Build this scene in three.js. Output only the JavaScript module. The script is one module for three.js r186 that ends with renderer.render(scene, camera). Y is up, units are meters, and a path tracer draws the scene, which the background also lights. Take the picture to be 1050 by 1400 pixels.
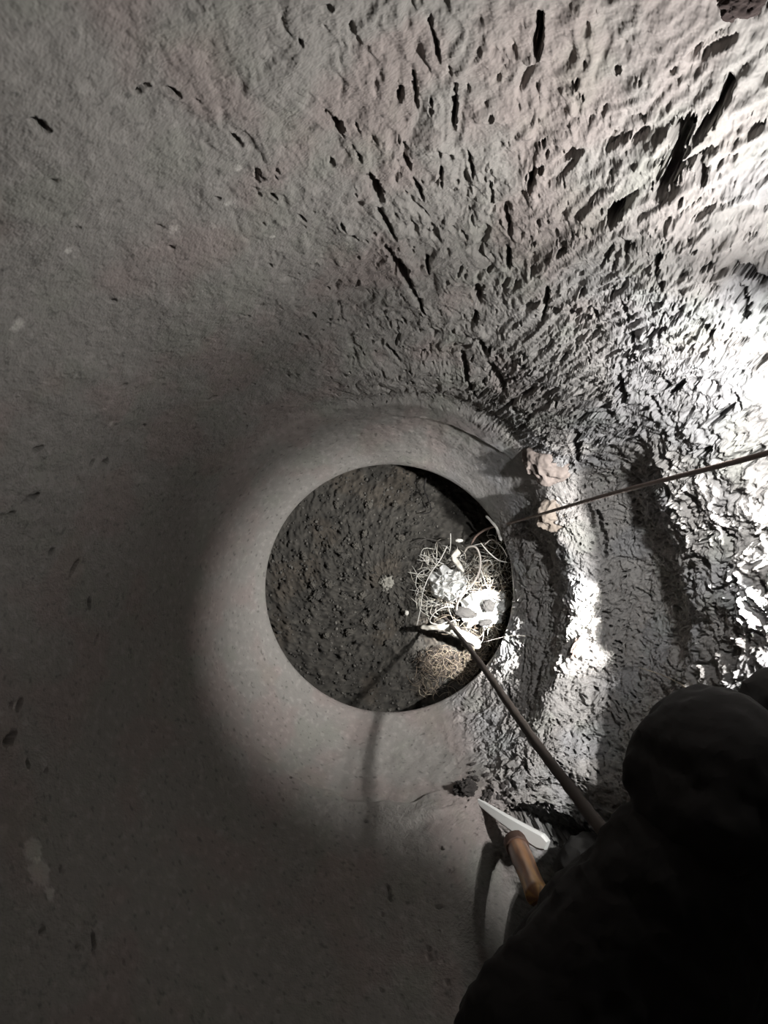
import * as THREE from 'three';
import { RectAreaLightUniformsLib } from 'three/addons/lights/RectAreaLightUniformsLib.js';
import { mergeGeometries, mergeVertices } from 'three/addons/utils/BufferGeometryUtils.js';
import { MarchingCubes } from 'three/addons/objects/MarchingCubes.js';
import { createNoise3D } from 'simplex-noise';

// ---------------------------------------------------------------- camera, light, exposure
RectAreaLightUniformsLib.init();
const scene = new THREE.Scene();
scene.background = new THREE.Color(0x000000);
const CAM_Y = 2.62;                                   // height of the lens above the rubble floor
const FPX = 1058;                                     // focal length in pixels of the 1050 x 1400 frame
const camera = new THREE.PerspectiveCamera(2 * Math.atan(700 / FPX) * 180 / Math.PI, 1050 / 1400, 0.05, 20);
camera.up.set(0, 0, -1);
camera.position.set(0, CAM_Y, 0);
camera.lookAt(0, 0, 0);
scene.add(camera);

const renderer = new THREE.WebGLRenderer({ antialias: true });
renderer.toneMapping = THREE.LinearToneMapping;
renderer.toneMappingExposure = 1.0;
renderer.shadowMap.enabled = true;

const TORCH = new THREE.Vector3(0.88, CAM_Y - 1.0, 0.10);     // hand torch held by the crouching digger
const TORCH_AIM = new THREE.Vector3(0.40, CAM_Y - 2.40, 0.38);
const LANTERN = new THREE.Vector3(0.56, CAM_Y - 1.0, -0.12);
const LANTERN_DIR = new THREE.Vector3(-0.60, 0.12, -0.66).normalize(); // small lantern hung on the right wall
const POWER = { core: 650, spill: 38, lantern: 0.15, lamp: 2.0, down: 2.9 };

// ---------------------------------------------------------------- helpers
function rng(seed) {
  let s = seed >>> 0;
  return () => { s = (s + 0x6D2B79F5) >>> 0; let t = s; t = Math.imul(t ^ (t >>> 15), t | 1); t ^= t + Math.imul(t ^ (t >>> 7), t | 61); return ((t ^ (t >>> 14)) >>> 0) / 4294967296; };
}
const n3 = createNoise3D(rng(11)), n3b = createNoise3D(rng(23));
const clamp = (x, a = 0, b = 1) => Math.min(b, Math.max(a, x));
const sstep = (a, b, x) => { const t = clamp((x - a) / (b - a)); return t * t * (3 - 2 * t); };
const lerp = (a, b, t) => a + (b - a) * t;
const fbm = (x, y, z, o = 4, n = n3) => { let s = 0, a = 1, w = 0; for (let i = 0; i < o; i++) { s += a * n(x, y, z); w += a; a *= 0.5; x = x * 2.03 + 3.1; y = y * 2.03 - 1.7; z = z * 2.03 + 5.3; } return s / w; };
const ridged = (x, y, z, o = 4) => { let s = 0, a = 1, w = 0; for (let i = 0; i < o; i++) { s += a * (1 - Math.abs(n3(x, y, z))); w += a; a *= 0.5; x = x * 2.1 + 1.3; y = y * 2.1 + 4.4; z = z * 2.1 - 2.2; } return s / w; };
const P = (px, py, d) => new THREE.Vector3((px - 525) / FPX * d, CAM_Y - d, (py - 700) / FPX * d);   // a point at depth d below the lens

const used = {};
function numbered(n) { if (!(n in used)) { used[n] = 0; return n; } used[n]++; return n + '_' + String(used[n]).padStart(3, '0'); }
function shade(o) { o.castShadow = true; o.receiveShadow = true; return o; }
function part(name, geo, mat, parent) { const m = shade(new THREE.Mesh(geo, mat)); m.name = name; parent.add(m); return m; }
function tag(o, label, category, group) { o.userData.label = label; o.userData.category = category; if (group) o.userData.group = group; return o; }
function thing(name, label, category, pos, group) { const g = new THREE.Group(); g.name = numbered(name); if (pos) g.position.copy(pos); scene.add(g); return tag(g, label, category, group); }
function solo(name, geo, mat, label, category, group) { const m = shade(new THREE.Mesh(geo, mat)); m.name = numbered(name); scene.add(m); return tag(m, label, category, group); }
function struct(name, geo, mat) { const m = shade(new THREE.Mesh(geo, mat)); m.name = name; m.userData.kind = 'structure'; scene.add(m); return m; }
function grainTexture(size, seed, fn) {
  const data = new Uint8Array(size * size * 4), r = rng(seed);
  for (let j = 0; j < size; j++) for (let i = 0; i < size; i++) { const v = fn(i / size, j / size, r), k = (j * size + i) * 4; data[k] = data[k + 1] = data[k + 2] = clamp(v) * 255; data[k + 3] = 255; }
  const t = new THREE.DataTexture(data, size, size); t.wrapS = t.wrapT = THREE.RepeatWrapping; t.magFilter = THREE.LinearFilter; t.minFilter = THREE.LinearMipmapLinearFilter; t.generateMipmaps = true; t.needsUpdate = true; return t;
}
const TAU = Math.PI * 2;
// value noise that repeats over one tile
function tileNoise(n, seed) {
  const r = rng(seed), L = new Float32Array(n * n).map(() => r() * 2 - 1);
  return (u, v) => { const x = u * n, y = v * n, i = Math.floor(x), j = Math.floor(y), f = x - i, g = y - j, a = f * f * (3 - 2 * f), b = g * g * (3 - 2 * g); const at = (p, q) => L[((q % n) + n) % n * n + ((p % n) + n) % n]; return lerp(lerp(at(i, j), at(i + 1, j), a), lerp(at(i, j + 1), at(i + 1, j + 1), a), b); };
}
const tn = [[23, 1], [47, 2], [101, 3], [210, 4]].map(q => tileNoise(...q));
const clayBump = grainTexture(768, 5, (u, v, r) => 0.5 + 0.2 * tn[0](u, v) + 0.16 * tn[1](u, v) + 0.14 * tn[2](u, v) + 0.1 * tn[3](u, v));

// ---------------------------------------------------------------- materials
const M = {
  clay: new THREE.MeshStandardMaterial({ vertexColors: true, roughness: 0.95, bumpMap: clayBump, bumpScale: 0.0016 }),
  hackedClay: new THREE.MeshStandardMaterial({ vertexColors: true, roughness: 0.95, bumpMap: clayBump, bumpScale: 0.0045 }),
  soil: new THREE.MeshStandardMaterial({ vertexColors: true, roughness: 1 }),
  rock: new THREE.MeshStandardMaterial({ vertexColors: true, roughness: 0.95 }),
  grit: new THREE.MeshStandardMaterial({ color: 0xffffff, roughness: 1 }),
  darkClod: new THREE.MeshStandardMaterial({ color: new THREE.Color().setRGB(0.035, 0.03, 0.027), roughness: 1 }),
  straw: new THREE.MeshStandardMaterial({ vertexColors: true, roughness: 0.8, side: THREE.DoubleSide }),
  sheet: new THREE.MeshStandardMaterial({ color: new THREE.Color().setRGB(0.6, 0.6, 0.585), roughness: 0.6 }),
  paleRoot: new THREE.MeshStandardMaterial({ color: new THREE.Color().setRGB(0.55, 0.52, 0.46), roughness: 0.8 }),
  wire: new THREE.MeshStandardMaterial({ color: new THREE.Color().setRGB(0.32, 0.29, 0.26), roughness: 0.5 }),
  paleWire: new THREE.MeshStandardMaterial({ color: new THREE.Color().setRGB(0.6, 0.58, 0.54), roughness: 0.5 }),
  cable: new THREE.MeshStandardMaterial({ color: new THREE.Color().setRGB(0.17, 0.12, 0.1), roughness: 0.55 }),
  stick: new THREE.MeshStandardMaterial({ vertexColors: true, roughness: 0.75 }),
  steel: new THREE.MeshStandardMaterial({ color: new THREE.Color().setRGB(0.75, 0.75, 0.73), roughness: 0.55, metalness: 0.15, bumpMap: clayBump, bumpScale: 0.0008 }),
  rust: new THREE.MeshStandardMaterial({ color: new THREE.Color().setRGB(0.09, 0.05, 0.036), roughness: 0.7, metalness: 0.3 }),
  handle: new THREE.MeshPhysicalMaterial({ vertexColors: true, roughness: 0.4, clearcoat: 0.4, clearcoatRoughness: 0.35 }),
  skin: new THREE.MeshStandardMaterial({ color: new THREE.Color().setRGB(0.2, 0.12, 0.085), roughness: 0.7 }),
  jacket: new THREE.MeshStandardMaterial({ color: new THREE.Color().setRGB(0.010, 0.008, 0.007), roughness: 1 }),
  trousers: new THREE.MeshStandardMaterial({ color: new THREE.Color().setRGB(0.010, 0.009, 0.008), roughness: 1 }),
  boot: new THREE.MeshStandardMaterial({ color: new THREE.Color().setRGB(0.02, 0.016, 0.012), roughness: 0.8 }),
  cap: new THREE.MeshStandardMaterial({ color: new THREE.Color().setRGB(0.010, 0.008, 0.007), roughness: 1 }),
  blackPlastic: new THREE.MeshStandardMaterial({ color: new THREE.Color().setRGB(0.02, 0.02, 0.02), roughness: 0.5 }),
  glow: new THREE.MeshStandardMaterial({ color: 0xffffff, emissive: new THREE.Color(1, 1, 1), emissiveIntensity: 2 }),
};

// ---------------------------------------------------------------- the pit: profile around the axis of the round opening
const AX = 0.016, AZ = 0.238;
// control points (radius from the axis, depth below the lens), from the opening upward: left, right, alcove behind the digger
const LEFT  = [[.398, 2.44], [.386, 2.40], [.42, 2.335], [.455, 2.26], [.487, 2.18], [.510, 2.11], [.535, 2.02], [.565, 1.90], [.60, 1.76], [.635, 1.60], [.665, 1.45], [.70, 1.28], [.735, 1.10], [.765, 0.94], [.79, 0.76], [.81, 0.5], [.80, 0.2], [.72, -0.15]];
const RIGHT = [[.398, 2.44], [.386, 2.40], [.402, 2.345], [.435, 2.28], [.475, 2.20], [.488, 2.075], [.53, 2.045], [.61, 2.035], [.675, 1.97], [.70, 1.86], [.672, 1.74], [.69, 1.62], [.735, 1.48], [.85, 1.28], [.95, 1.05], [.96, 0.7], [.86, 0.25], [.72, -0.15]];
const ALCOV = [[.398, 2.44], [.386, 2.40], [.42, 2.335], [.455, 2.26], [.487, 2.18], [.510, 2.11], [.535, 2.02], [.575, 1.985], [.65, 1.98], [.85, 1.975], [1.18, 1.97], [1.30, 1.88], [1.33, 1.5], [1.30, 1.15], [1.15, 0.8], [.95, 0.5], [.84, 0.2], [.72, -0.15]];
const HIGH = LEFT.map(([r, d], i) => [r + [0, .005, .012, .025, .045, .06, .07, .075, .07, .04, 0][clamp(i - 7, 0, 10)], d]);
const NC = LEFT.length;
const wrap = a => { while (a > Math.PI) a -= TAU; while (a < -Math.PI) a += TAU; return a; };
const DEG = Math.PI / 180;
const band = (deg, a0, a1, b0, b1) => sstep(a0, a1, deg) * (1 - sstep(b0, b1, deg));
function masks(phi) {
  const deg = wrap(phi) / DEG;
  const alc = band(deg, 33, 47, 66, 80);
  const right = band(deg, -48, -22, 55, 75) * (1 - alc);
  // roughness of the hacked face: strongest at the right and upper right
  const rough = Math.max(band(deg, -128, -68, 45, 75), 0.0);
  const high = band(deg, -130, -70, 55, 75) * (1 - alc), lean = band(deg, -88, -18, 55, 75) * (1 - alc);       // the upper wall leans back further round
  return { right, alc, rough, deg, high, lean };
}
function profile(t, m, out) {
  const k = clamp(t, 0, 0.99999) * (NC - 1), i = Math.floor(k), f = k - i;
  const g = (j, c) => { j = clamp(j, 0, NC - 1); let v = LEFT[j][c]; v = lerp(v, HIGH[j][c], m.high); v = lerp(v, RIGHT[j][c], lerp(m.right, m.lean, clamp((j - 9) / 3))); return lerp(v, ALCOV[j][c], m.alc); };
  for (let c = 0; c < 2; c++) {
    const a = g(i - 1, c), b = g(i, c), d = g(i + 1, c), e = g(i + 2, c);
    out[c] = 0.5 * (2 * b + (d - a) * f + (2 * a - 5 * b + 4 * d - e) * f * f + (3 * b - a - 3 * d + e) * f * f * f);
    out[c + 2] = 0.5 * ((d - a) + 2 * (2 * a - 5 * b + 4 * d - e) * f + 3 * (3 * b - a - 3 * d + e) * f * f) * (NC - 1);
  }
  return out;
}
// where a line of sight meets the undisturbed wall: [angle, t, radius, depth]
function onWall(px, py) {
  const o = [0, 0, 0, 0]; let prev = null;
  for (let t = 0.93; t >= 0.02; t -= 0.002) {
    let phi = 0;
    for (let it = 0; it < 2; it++) {
      if (it === 0) { const d0 = lerp(0.5, 2.4, (0.93 - t) / 0.91); phi = Math.atan2((py - 700) / FPX * (prev ? prev[3] : d0) - AZ, (px - 525) / FPX * (prev ? prev[3] : d0) - AX); }
      profile(t, masks(phi), o);
      phi = Math.atan2((py - 700) / FPX * o[1] - AZ, (px - 525) / FPX * o[1] - AX);
    }
    const rr = Math.hypot((py - 700) / FPX * o[1] - AZ, (px - 525) / FPX * o[1] - AX);
    prev = [phi, t, o[0], o[1]];
    if (rr >= o[0]) return prev;
  }
  return prev;
}
const wallPoint = (px, py, lift = 0) => { const w = onWall(px, py); return P(px, py, w[3] - lift); };

// grid of the wall: columns round the axis (denser on the hacked side), rows from the opening up
const NU = 1500, NV = 800;
const phis = new Float64Array(NU + 1);
{ // density of the columns
  const dens = a => 0.62 + 0.9 * band(wrap(a) / DEG, -140, -95, 45, 80);
  const acc = [0]; const K = 7200; for (let i = 0; i < K; i++) acc.push(acc[i] + dens(-Math.PI + (i + 0.5) / K * TAU));
  let j = 0; for (let i = 0; i <= NU; i++) { const target = acc[K] * i / NU; while (j < K - 1 && acc[j + 1] < target) j++; phis[i] = -Math.PI + (j + (target - acc[j]) / (acc[j + 1] - acc[j])) / K * TAU; }
  phis[NU] = Math.PI;
}
const rowT = j => { const s = j / NV; return 0.9999 * (s < 0.82 ? s / 0.82 * 0.86 : 0.86 + (s - 0.82) / 0.18 * 0.14); };
const W = NU + 1, H = NV + 1;
const disp = new Float32Array(W * H);
const colIndex = phi => { phi = wrap(phi); let lo = 0, hi = NU; while (hi - lo > 1) { const mid = (lo + hi) >> 1; if (phis[mid] <= phi) lo = mid; else hi = mid; } return lo; };
const rowIndex = t => { let lo = 0, hi = NV; while (hi - lo > 1) { const mid = (lo + hi) >> 1; if (rowT(mid) <= t) lo = mid; else hi = mid; } return lo; };
// base positions
const bR = new Float32Array(W * H), bD = new Float32Array(W * H), nR = new Float32Array(W * H), nD = new Float32Array(W * H);
{
  const o = [0, 0, 0, 0];
  for (let i = 0; i <= NU; i++) {
    const m = masks(phis[i]);
    for (let j = 0; j <= NV; j++) {
      profile(rowT(j), m, o); const k = j * W + i, l = Math.hypot(o[2], o[3]) || 1;
      bR[k] = o[0]; bD[k] = o[1]; nR[k] = -o[3] / l; nD[k] = o[2] / l;
    }
  }
}
const basePos = (i, j) => { const k = j * W + i; return [AX + Math.cos(phis[i]) * bR[k], bD[k], AZ + Math.sin(phis[i]) * bR[k]]; };

// a gouge, crack or hole between two points of the wall; width in pixels of the photograph's frame
function gouge(x0, y0, x1, y1, wpx, depth, ragged = 0.45) {
  const a = onWall(x0, y0), b = onWall(x1, y1);
  const A = P(x0, y0, a[3]), B = P(x1, y1, b[3]); const w = wpx * 0.5 * (a[3] + b[3]) * 0.5 / FPX;
  const AB = B.clone().sub(A), L2 = Math.max(AB.lengthSq(), 1e-8);
  let i0 = colIndex(Math.min(a[0], b[0]) - w * 3 / a[2]), i1 = colIndex(Math.max(a[0], b[0]) + w * 3 / a[2]);
  const dt = w * 3 / 2.4; const j0 = rowIndex(Math.max(0.01, Math.min(a[1], b[1]) - dt)), j1 = rowIndex(Math.min(0.99, Math.max(a[1], b[1]) + dt));
  if (i1 < i0 || i1 - i0 > NU / 2) return;
  for (let j = j0; j <= j1; j++) for (let i = i0; i <= i1; i++) {
    const p = basePos(i, j), qx = p[0] - A.x, qy = (CAM_Y - p[1]) - A.y, qz = p[2] - A.z;
    const s = clamp((qx * AB.x + qy * AB.y + qz * AB.z) / L2);
    const dd = Math.hypot(qx - AB.x * s, qy - AB.y * s, qz - AB.z * s);
    const ww = w * (1 - 0.45 * Math.abs(2 * s - 1)) * (1 + ragged * (n3(p[0] * 60, p[1] * 60, p[2] * 60) + 0.9 * n3(p[0] * 150, p[1] * 110, p[2] * 150)));
    if (ww <= 0) continue;
    const h = depth * (1 - sstep(0.62, 1.12, dd / ww));
    const k = j * W + i; if (h > disp[k]) disp[k] = Math.max(disp[k], h);
  }
}
const G = (list, depth) => list.trim().split(/\s*;\s*/).forEach(s => { const v = s.split(/\s+/).map(Number); gouge(v[0], v[1], v[2], v[3], v[4], depth); });
// deep holes of the upper right face
G('1003 102 986 138 17; 985 140 950 185 18; 945 150 930 200 34; 928 200 903 262 30; 960 210 965 240 14; 846 283 834 306 22; 737 24 731 84 14; 1010 362 1040 376 22; 1012 392 1020 428 18', 0.07);
G('770 225 792 210 15; 730 232 722 262 9; 833 108 852 92 9; 866 100 872 118 8; 852 322 856 346 8; 905 338 893 382 11; 893 385 906 394 9; 748 395 740 440 9; 849 412 856 440 10; 938 440 975 448 9; 975 450 960 472 11', 0.045);
G('885 462 906 450 14; 860 456 868 482 8; 775 432 788 440 13; 808 430 812 440 11; 1020 502 1046 490 18; 903 520 909 546 14; 910 546 932 525 10; 970 578 1002 554 10; 950 622 974 612 12; 1014 637 1040 612 14', 0.045);
G('845 520 850 556 20; 783 585 786 632 15; 1000 540 1012 560 7; 880 545 900 560 8; 1030 850 1020 880 7; 1012 812 1002 838 7; 985 720 1000 750 8; 1040 790 1046 812 12; 960 745 975 730 6; 1005 835 1004 930 9', 0.04);
// long radial cracks of the upper face
G('441 143 452 160 8; 455 160 468 182 12; 478 185 500 225 7; 505 235 520 270 14; 515 280 540 325 8; 528 340 536 350 11; 538 355 560 392 18; 555 385 580 430 7; 552 208 562 230 10; 565 240 578 270 7; 622 112 620 174 8', 0.035);
G('545 136 548 120 8; 565 100 570 150 6; 603 225 603 255 6; 650 396 652 422 15; 650 430 648 446 9; 655 466 662 482 11; 690 292 695 322 11; 693 342 693 372 9; 583 10 600 80 7; 583 355 585 376 6; 640 205 646 240 6; 668 240 672 280 6', 0.035);
G('300 160 312 175 5; 312 175 332 202 7; 350 228 351 246 11; 365 258 376 268 6; 452 212 453 226 7; 426 276 434 294 5; 408 290 416 298 5; 475 318 488 326 6; 466 302 470 312 5; 180 130 200 116 6; 228 120 246 130 8; 24 138 32 150 6; 44 160 62 175 7; 180 78 190 92 7', 0.022);
G('528 472 546 490 8; 540 472 546 458 4; 334 602 356 588 9; 632 485 640 520 12; 640 520 652 542 8; 672 500 690 532 22; 700 540 706 560 10; 300 240 304 246 6; 293 265 297 268 6; 126 632 127 634 10; 143 634 148 637 9; 40 612 50 608 6; 283 543 292 541 6; 198 583 199 585 6', 0.022);
G('115 819 116 832 7; 130 870 131 872 8; 90 786 104 765 6; 64 755 69 753 9; 28 682 40 676 12; 4 704 14 700 8; 80 1190 82 1193 9; 4 1016 16 1004 12; 22 968 26 960 8; 60 1056 64 1050 6; 428 430 430 432 6; 448 444 452 446 6; 417 458 419 460 6; 36 1042 38 1048 8; 120 1280 122 1310 8', 0.022);
G('610 1330 612 1345 6; 520 1350 526 1364 5; 585 1290 587 1310 5; 596 1240 606 1240 7; 530 1210 534 1235 5; 520 1245 523 1252 4; 610 1190 616 1192 5; 600 1160 606 1163 6', 0.014);
// cracks in the dark face below the ledge, the notch by the stick and the scooped hollow behind the pick
G('752 800 742 900 9; 742 900 722 985 10; 768 800 765 845 7; 720 870 712 920 6; 696 940 694 990 9; 716 800 722 850 6; 770 900 756 940 7; 735 820 732 860 6; 708 985 700 1015 5; 806 690 812 718 9; 818 700 828 760 12', 0.03);
G('705 1112 772 1126 40; 735 1122 805 1150 44', 0.09);
G('720 1078 752 1066 7; 676 1062 682 1066 7; 690 1050 692 1056 8; 700 1070 704 1078 8; 662 1078 672 1082 8; 684 1084 696 1088 9; 708 1052 712 1046 6; 716 1046 722 1056 6; 800 860 806 866 9; 826 838 834 842 9; 700 1030 704 1036 6', 0.016);
// random pecks of the pick, stretched along the shaft
{
  const r = rng(77);
  for (let k = 0; k < 2700; k++) {
    const deg = -180 + 360 * r(), m = masks(deg * DEG); const dens = 0.26 + 0.74 * m.rough; if (r() > dens) continue;
    const o = [0, 0, 0, 0]; const t = lerp(0.34, 0.83, Math.pow(r(), 0.8)); profile(t, m, o);
    const len = lerp(0.004, 0.034, r() ** 2.4) * (0.6 + 0.7 * m.rough), a = deg * DEG, aa = (r() - 0.5) * 0.7;
    const q = (rr, d, an) => [525 + (AX + Math.cos(an) * rr) / d * FPX, 700 + (AZ + Math.sin(an) * rr) / d * FPX];
    const p0 = q(o[0], o[1], a), p1 = q(o[0] + 0.12 * len, o[1] - len, a + aa * len / o[0]);
    const wpx = lerp(3, 7.5, r() * r()) * (0.8 + 0.5 * m.rough) * 1.2 / Math.max(o[1], 0.7);
    gouge(p0[0], p0[1], p1[0], p1[1], wpx, lerp(0.007, 0.02, r()) * (0.9 + 0.4 * m.rough), 0.6);
  }
}
// pale chipped scars and flecks in the clay: [point, radius]
const scars = [[42, 1165, .022], [50, 1195, .026], [60, 1225, .014], [325, 227, .006], [372, 318, .007], [310, 274, .005], [92, 340, .006], [235, 310, .009], [20, 440, .012], [150, 578, .008], [96, 508, .006], [305, 102, .006], [580, 566, .01]].map(([x, y, r]) => { const w = onWall(x, y); return [...P(x, y, w[3]).toArray(), r]; });
// relief of the clay
const pos = new Float32Array(W * H * 3), col = new Float32Array(W * H * 3), uvs = new Float32Array(W * H * 2);
{
  for (let i = 0; i <= NU; i++) {
    const m = masks(phis[i]), c = Math.cos(phis[i]), s = Math.sin(phis[i]);
    for (let j = 0; j <= NV; j++) {
      const k = j * W + i, x = AX + c * bR[k], z = AZ + s * bR[k], d = bD[k], t = rowT(j);
      const up = sstep(0.31, 0.42, t);                                // above the funnel
      const cliff = band(m.deg, -42, -22, 52, 66) * sstep(0.05, 0.09, t) * (1 - sstep(0.55, 0.62, t));   // broken side of the funnel
      const R = Math.max(m.rough * up, cliff);
      let h = 0;
      h += 0.010 * n3(x * 3.1, d * 1.6, z * 3.1) * (0.4 + up * 0.8) * sstep(0.06, 0.2, t);
      h += 0.0035 * fbm(x * 13, d * 6, z * 13, 3) * sstep(0.06, 0.2, t);
      if (R > 0.01) {
        // chisel strokes run along the shaft; lumps and torn clods on the rightmost face
        const chunk = m.deg > -75 ? sstep(-75, -35, m.deg) : 0;
        const wx = x + 0.02 * n3(x * 9, d * 9, z * 9), wz = z + 0.02 * n3b(x * 9, d * 9, z * 9), wd = d + 0.02 * n3(z * 9, x * 9, d * 9);
        const sy = lerp(0.38, 0.85, chunk), K = lerp(0.55, 1, chunk) * (1 - 0.35 * cliff);
        const stone = fbm(wx * 12, wd * 12 * sy, wz * 12, 6), chip = fbm(wx * 31 + 7, wd * 31 * sy, wz * 31, 4, n3b);
        h += R * K * (0.017 * stone + 0.008 * chip);
        h += R * K * 0.016 * sstep(0.30, 0.5, fbm(wx * 19 + 9, wd * 19 * sy * 0.8, wz * 19, 4, n3b));
        h += R * (0.3 + 0.7 * chunk) * 0.003 * fbm(wx * 85, wd * 75, wz * 85, 3, n3b);
        h += R * chunk * 0.007 * sstep(0.3, 0.5, fbm(wx * 55 + 4, wd * 48, wz * 55 + 2, 3));
        h -= R * K * 0.008 * sstep(0.25, 0.45, fbm(wx * 16 - 5, wd * 16 * sy, wz * 16 + 3, 4));
      }
      // plaster ledges round the top of the funnel and the raised lip along its lower side
      const topArc = band(m.deg, -165, -140, -62, -46);
      h -= topArc * 0.011 * (band(t, 0.285, 0.296, 0.345, 0.37) + band(t, 0.385, 0.396, 0.44, 0.47));
      const lowArc = band(m.deg, 62, 84, 122, 138);
      h -= lowArc * 0.014 * band(t + 0.012 * n3(x * 8, d * 8, z * 8), 0.335, 0.35, 0.375, 0.40);
      const g = disp[k];
      const hh = h * (1 - 0.6 * sstep(0, 0.02, g)) + g;
      const rr = bR[k] + nR[k] * hh, dd = d + nD[k] * hh;
      pos[k * 3] = AX + c * rr; pos[k * 3 + 1] = CAM_Y - dd; pos[k * 3 + 2] = AZ + s * rr;
      uvs[k * 2] = phis[i] / TAU * 9; uvs[k * 2 + 1] = t * 5;
      // clay colours: grey marl with pinkish, greenish and chalky patches and dark mineral grains
      const a = fbm(x * 4, d * 3, z * 4, 3), b = fbm(x * 6 + 20, d * 4, z * 6, 3, n3b), e = fbm(x * 40, d * 26, z * 40, 2), f = n3b(x * 150, d * 110, z * 150);
      let cr = 0.228, cg = 0.214, cb = 0.198;
      const side = band(m.deg, -80, -45, 50, 70); const pink = (1 - 0.85 * side) * sstep(-0.05, 0.4, a), green = sstep(0.1, 0.5, b), chalk = sstep(0.3, 0.6, e);
      cr *= 1 + 0.035 * pink - 0.03 * green; cg *= 1 - 0.05 * pink; cb *= 1 - 0.045 * pink - 0.03 * green; if (side > 0) { cr *= 1 - 0.015 * side; cb *= 1 + 0.035 * side; }
      const blue = band(m.deg, -75, -45, 50, 70) * sstep(-0.2, 0.4, n3(x * 5, d * 5, z * 5 + 40)); cr *= 1 - 0.03 * blue; cb *= 1 + 0.05 * blue;
      let v = 1 + 0.08 * e + 0.03 * f + 0.14 * chalk - 0.4 * sstep(0.5, 0.7, fbm(x * 45 + 5, d * 35, z * 45, 2));
      for (const q of scars) { const ds = Math.hypot(x - q[0], CAM_Y - d - q[1], z - q[2]); if (ds < q[3] * 2) v *= 1 + 0.7 * (1 - sstep(0.75, 1.05, ds / q[3] + 0.4 * fbm(x * 50, d * 50, z * 50, 3))); }
      col[k * 3] = cr * v; col[k * 3 + 1] = cg * v; col[k * 3 + 2] = cb * v;
    }
  }
  for (let j = 0; j <= NV; j++) for (let q = 0; q < 3; q++) { pos[(j * W + NU) * 3 + q] = pos[(j * W) * 3 + q]; col[(j * W + NU) * 3 + q] = col[(j * W) * 3 + q]; }
}
function gridPiece(j0, j1) {
  const h = j1 - j0 + 1, g = new THREE.BufferGeometry();
  g.setAttribute('position', new THREE.BufferAttribute(pos.slice(j0 * W * 3, (j1 + 1) * W * 3), 3));
  g.setAttribute('color', new THREE.BufferAttribute(col.slice(j0 * W * 3, (j1 + 1) * W * 3), 3));
  g.setAttribute('uv', new THREE.BufferAttribute(uvs.slice(j0 * W * 2, (j1 + 1) * W * 2), 2));
  const idx = new Uint32Array((h - 1) * NU * 6); let q = 0;
  for (let j = 0; j < h - 1; j++) for (let i = 0; i < NU; i++) { const a = j * W + i, b = a + 1, c = a + W, d = c + 1; idx[q++] = a; idx[q++] = b; idx[q++] = c; idx[q++] = b; idx[q++] = d; idx[q++] = c; }
  g.setIndex(new THREE.BufferAttribute(idx, 1)); g.computeVertexNormals();
  return g;
}
const JF = rowIndex(0.36);
struct('wall_funnel', gridPiece(0, JF), M.clay);
struct('wall_shaft', gridPiece(JF, NV), M.hackedClay);

// roof of the dug-out, floor and walls of the chamber under the round opening
function lathe(pts, seg, amp, f, base, seed) {
  const g = new THREE.LatheGeometry(pts.map(p => new THREE.Vector2(Math.max(p[0], 0.0001), p[1])), seg); const p = g.attributes.position, c = [];
  for (let i = 0; i < p.count; i++) {
    const x = p.getX(i), y = p.getY(i), z = p.getZ(i); const h = amp * fbm(x * f + seed, y * f, z * f, 3);
    p.setXYZ(i, x, y + h, z); const v = 1 + 0.25 * fbm(x * f * 3, y * f * 3, z * f * 3 + seed, 3); c.push(base[0] * v, base[1] * v, base[2] * v);
  }
  g.setAttribute('color', new THREE.Float32BufferAttribute(c, 3)); g.computeVertexNormals(); g.translate(AX, 0, AZ); return g;
}
struct('ceiling', lathe([[.745, CAM_Y + 0.13], [.70, CAM_Y + 0.22], [.55, CAM_Y + 0.36], [.3, CAM_Y + 0.45], [0, CAM_Y + 0.48]], 64, 0.03, 3, [.3, .28, .26], 3), M.soil);
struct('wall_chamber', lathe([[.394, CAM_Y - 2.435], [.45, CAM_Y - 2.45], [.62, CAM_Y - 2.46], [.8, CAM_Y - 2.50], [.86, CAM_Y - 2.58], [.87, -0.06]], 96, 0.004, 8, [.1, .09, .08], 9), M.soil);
{
  const pts = []; for (let i = 0; i <= 180; i++) pts.push([0.92 * i / 180, 0]);
  const g = new THREE.LatheGeometry(pts.map(p => new THREE.Vector2(Math.max(p[0], 1e-4), 0)), 360), p = g.attributes.position, c = [];
  for (let i = 0; i < p.count; i++) {
    const x = p.getX(i) + AX, z = p.getZ(i) + AZ;
    const lumps = fbm(x * 14, 2, z * 14, 3), fine = fbm(x * 60, 7, z * 60, 3, n3b), cr = ridged(x * 9, 4, z * 9, 3);
    const mound = 0.03 * Math.exp(-((x + 0.05) ** 2 + (z - 0.25) ** 2) / 0.03);
    const slope = 0.05 * sstep(0.12, 0.26, x) * sstep(0.0, 0.15, z) ;
    p.setXYZ(i, p.getX(i), 0.016 * lumps + 0.011 * fine - 0.02 * sstep(0.86, 0.96, cr) + mound + slope, p.getZ(i));
    const v = 0.8 + 0.35 * lumps + 0.3 * fine + 0.5 * sstep(0.25, 0.6, fbm(x * 35, 1, z * 35, 2)); const w = sstep(0.1, 0.5, n3(x * 5, 3, z * 5));
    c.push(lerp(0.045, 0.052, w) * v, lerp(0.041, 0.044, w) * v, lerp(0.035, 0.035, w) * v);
  }
  g.setAttribute('color', new THREE.Float32BufferAttribute(c, 3)); g.computeVertexNormals(); g.translate(AX, 0, AZ);
  struct('floor', g, M.soil);
}

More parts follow.
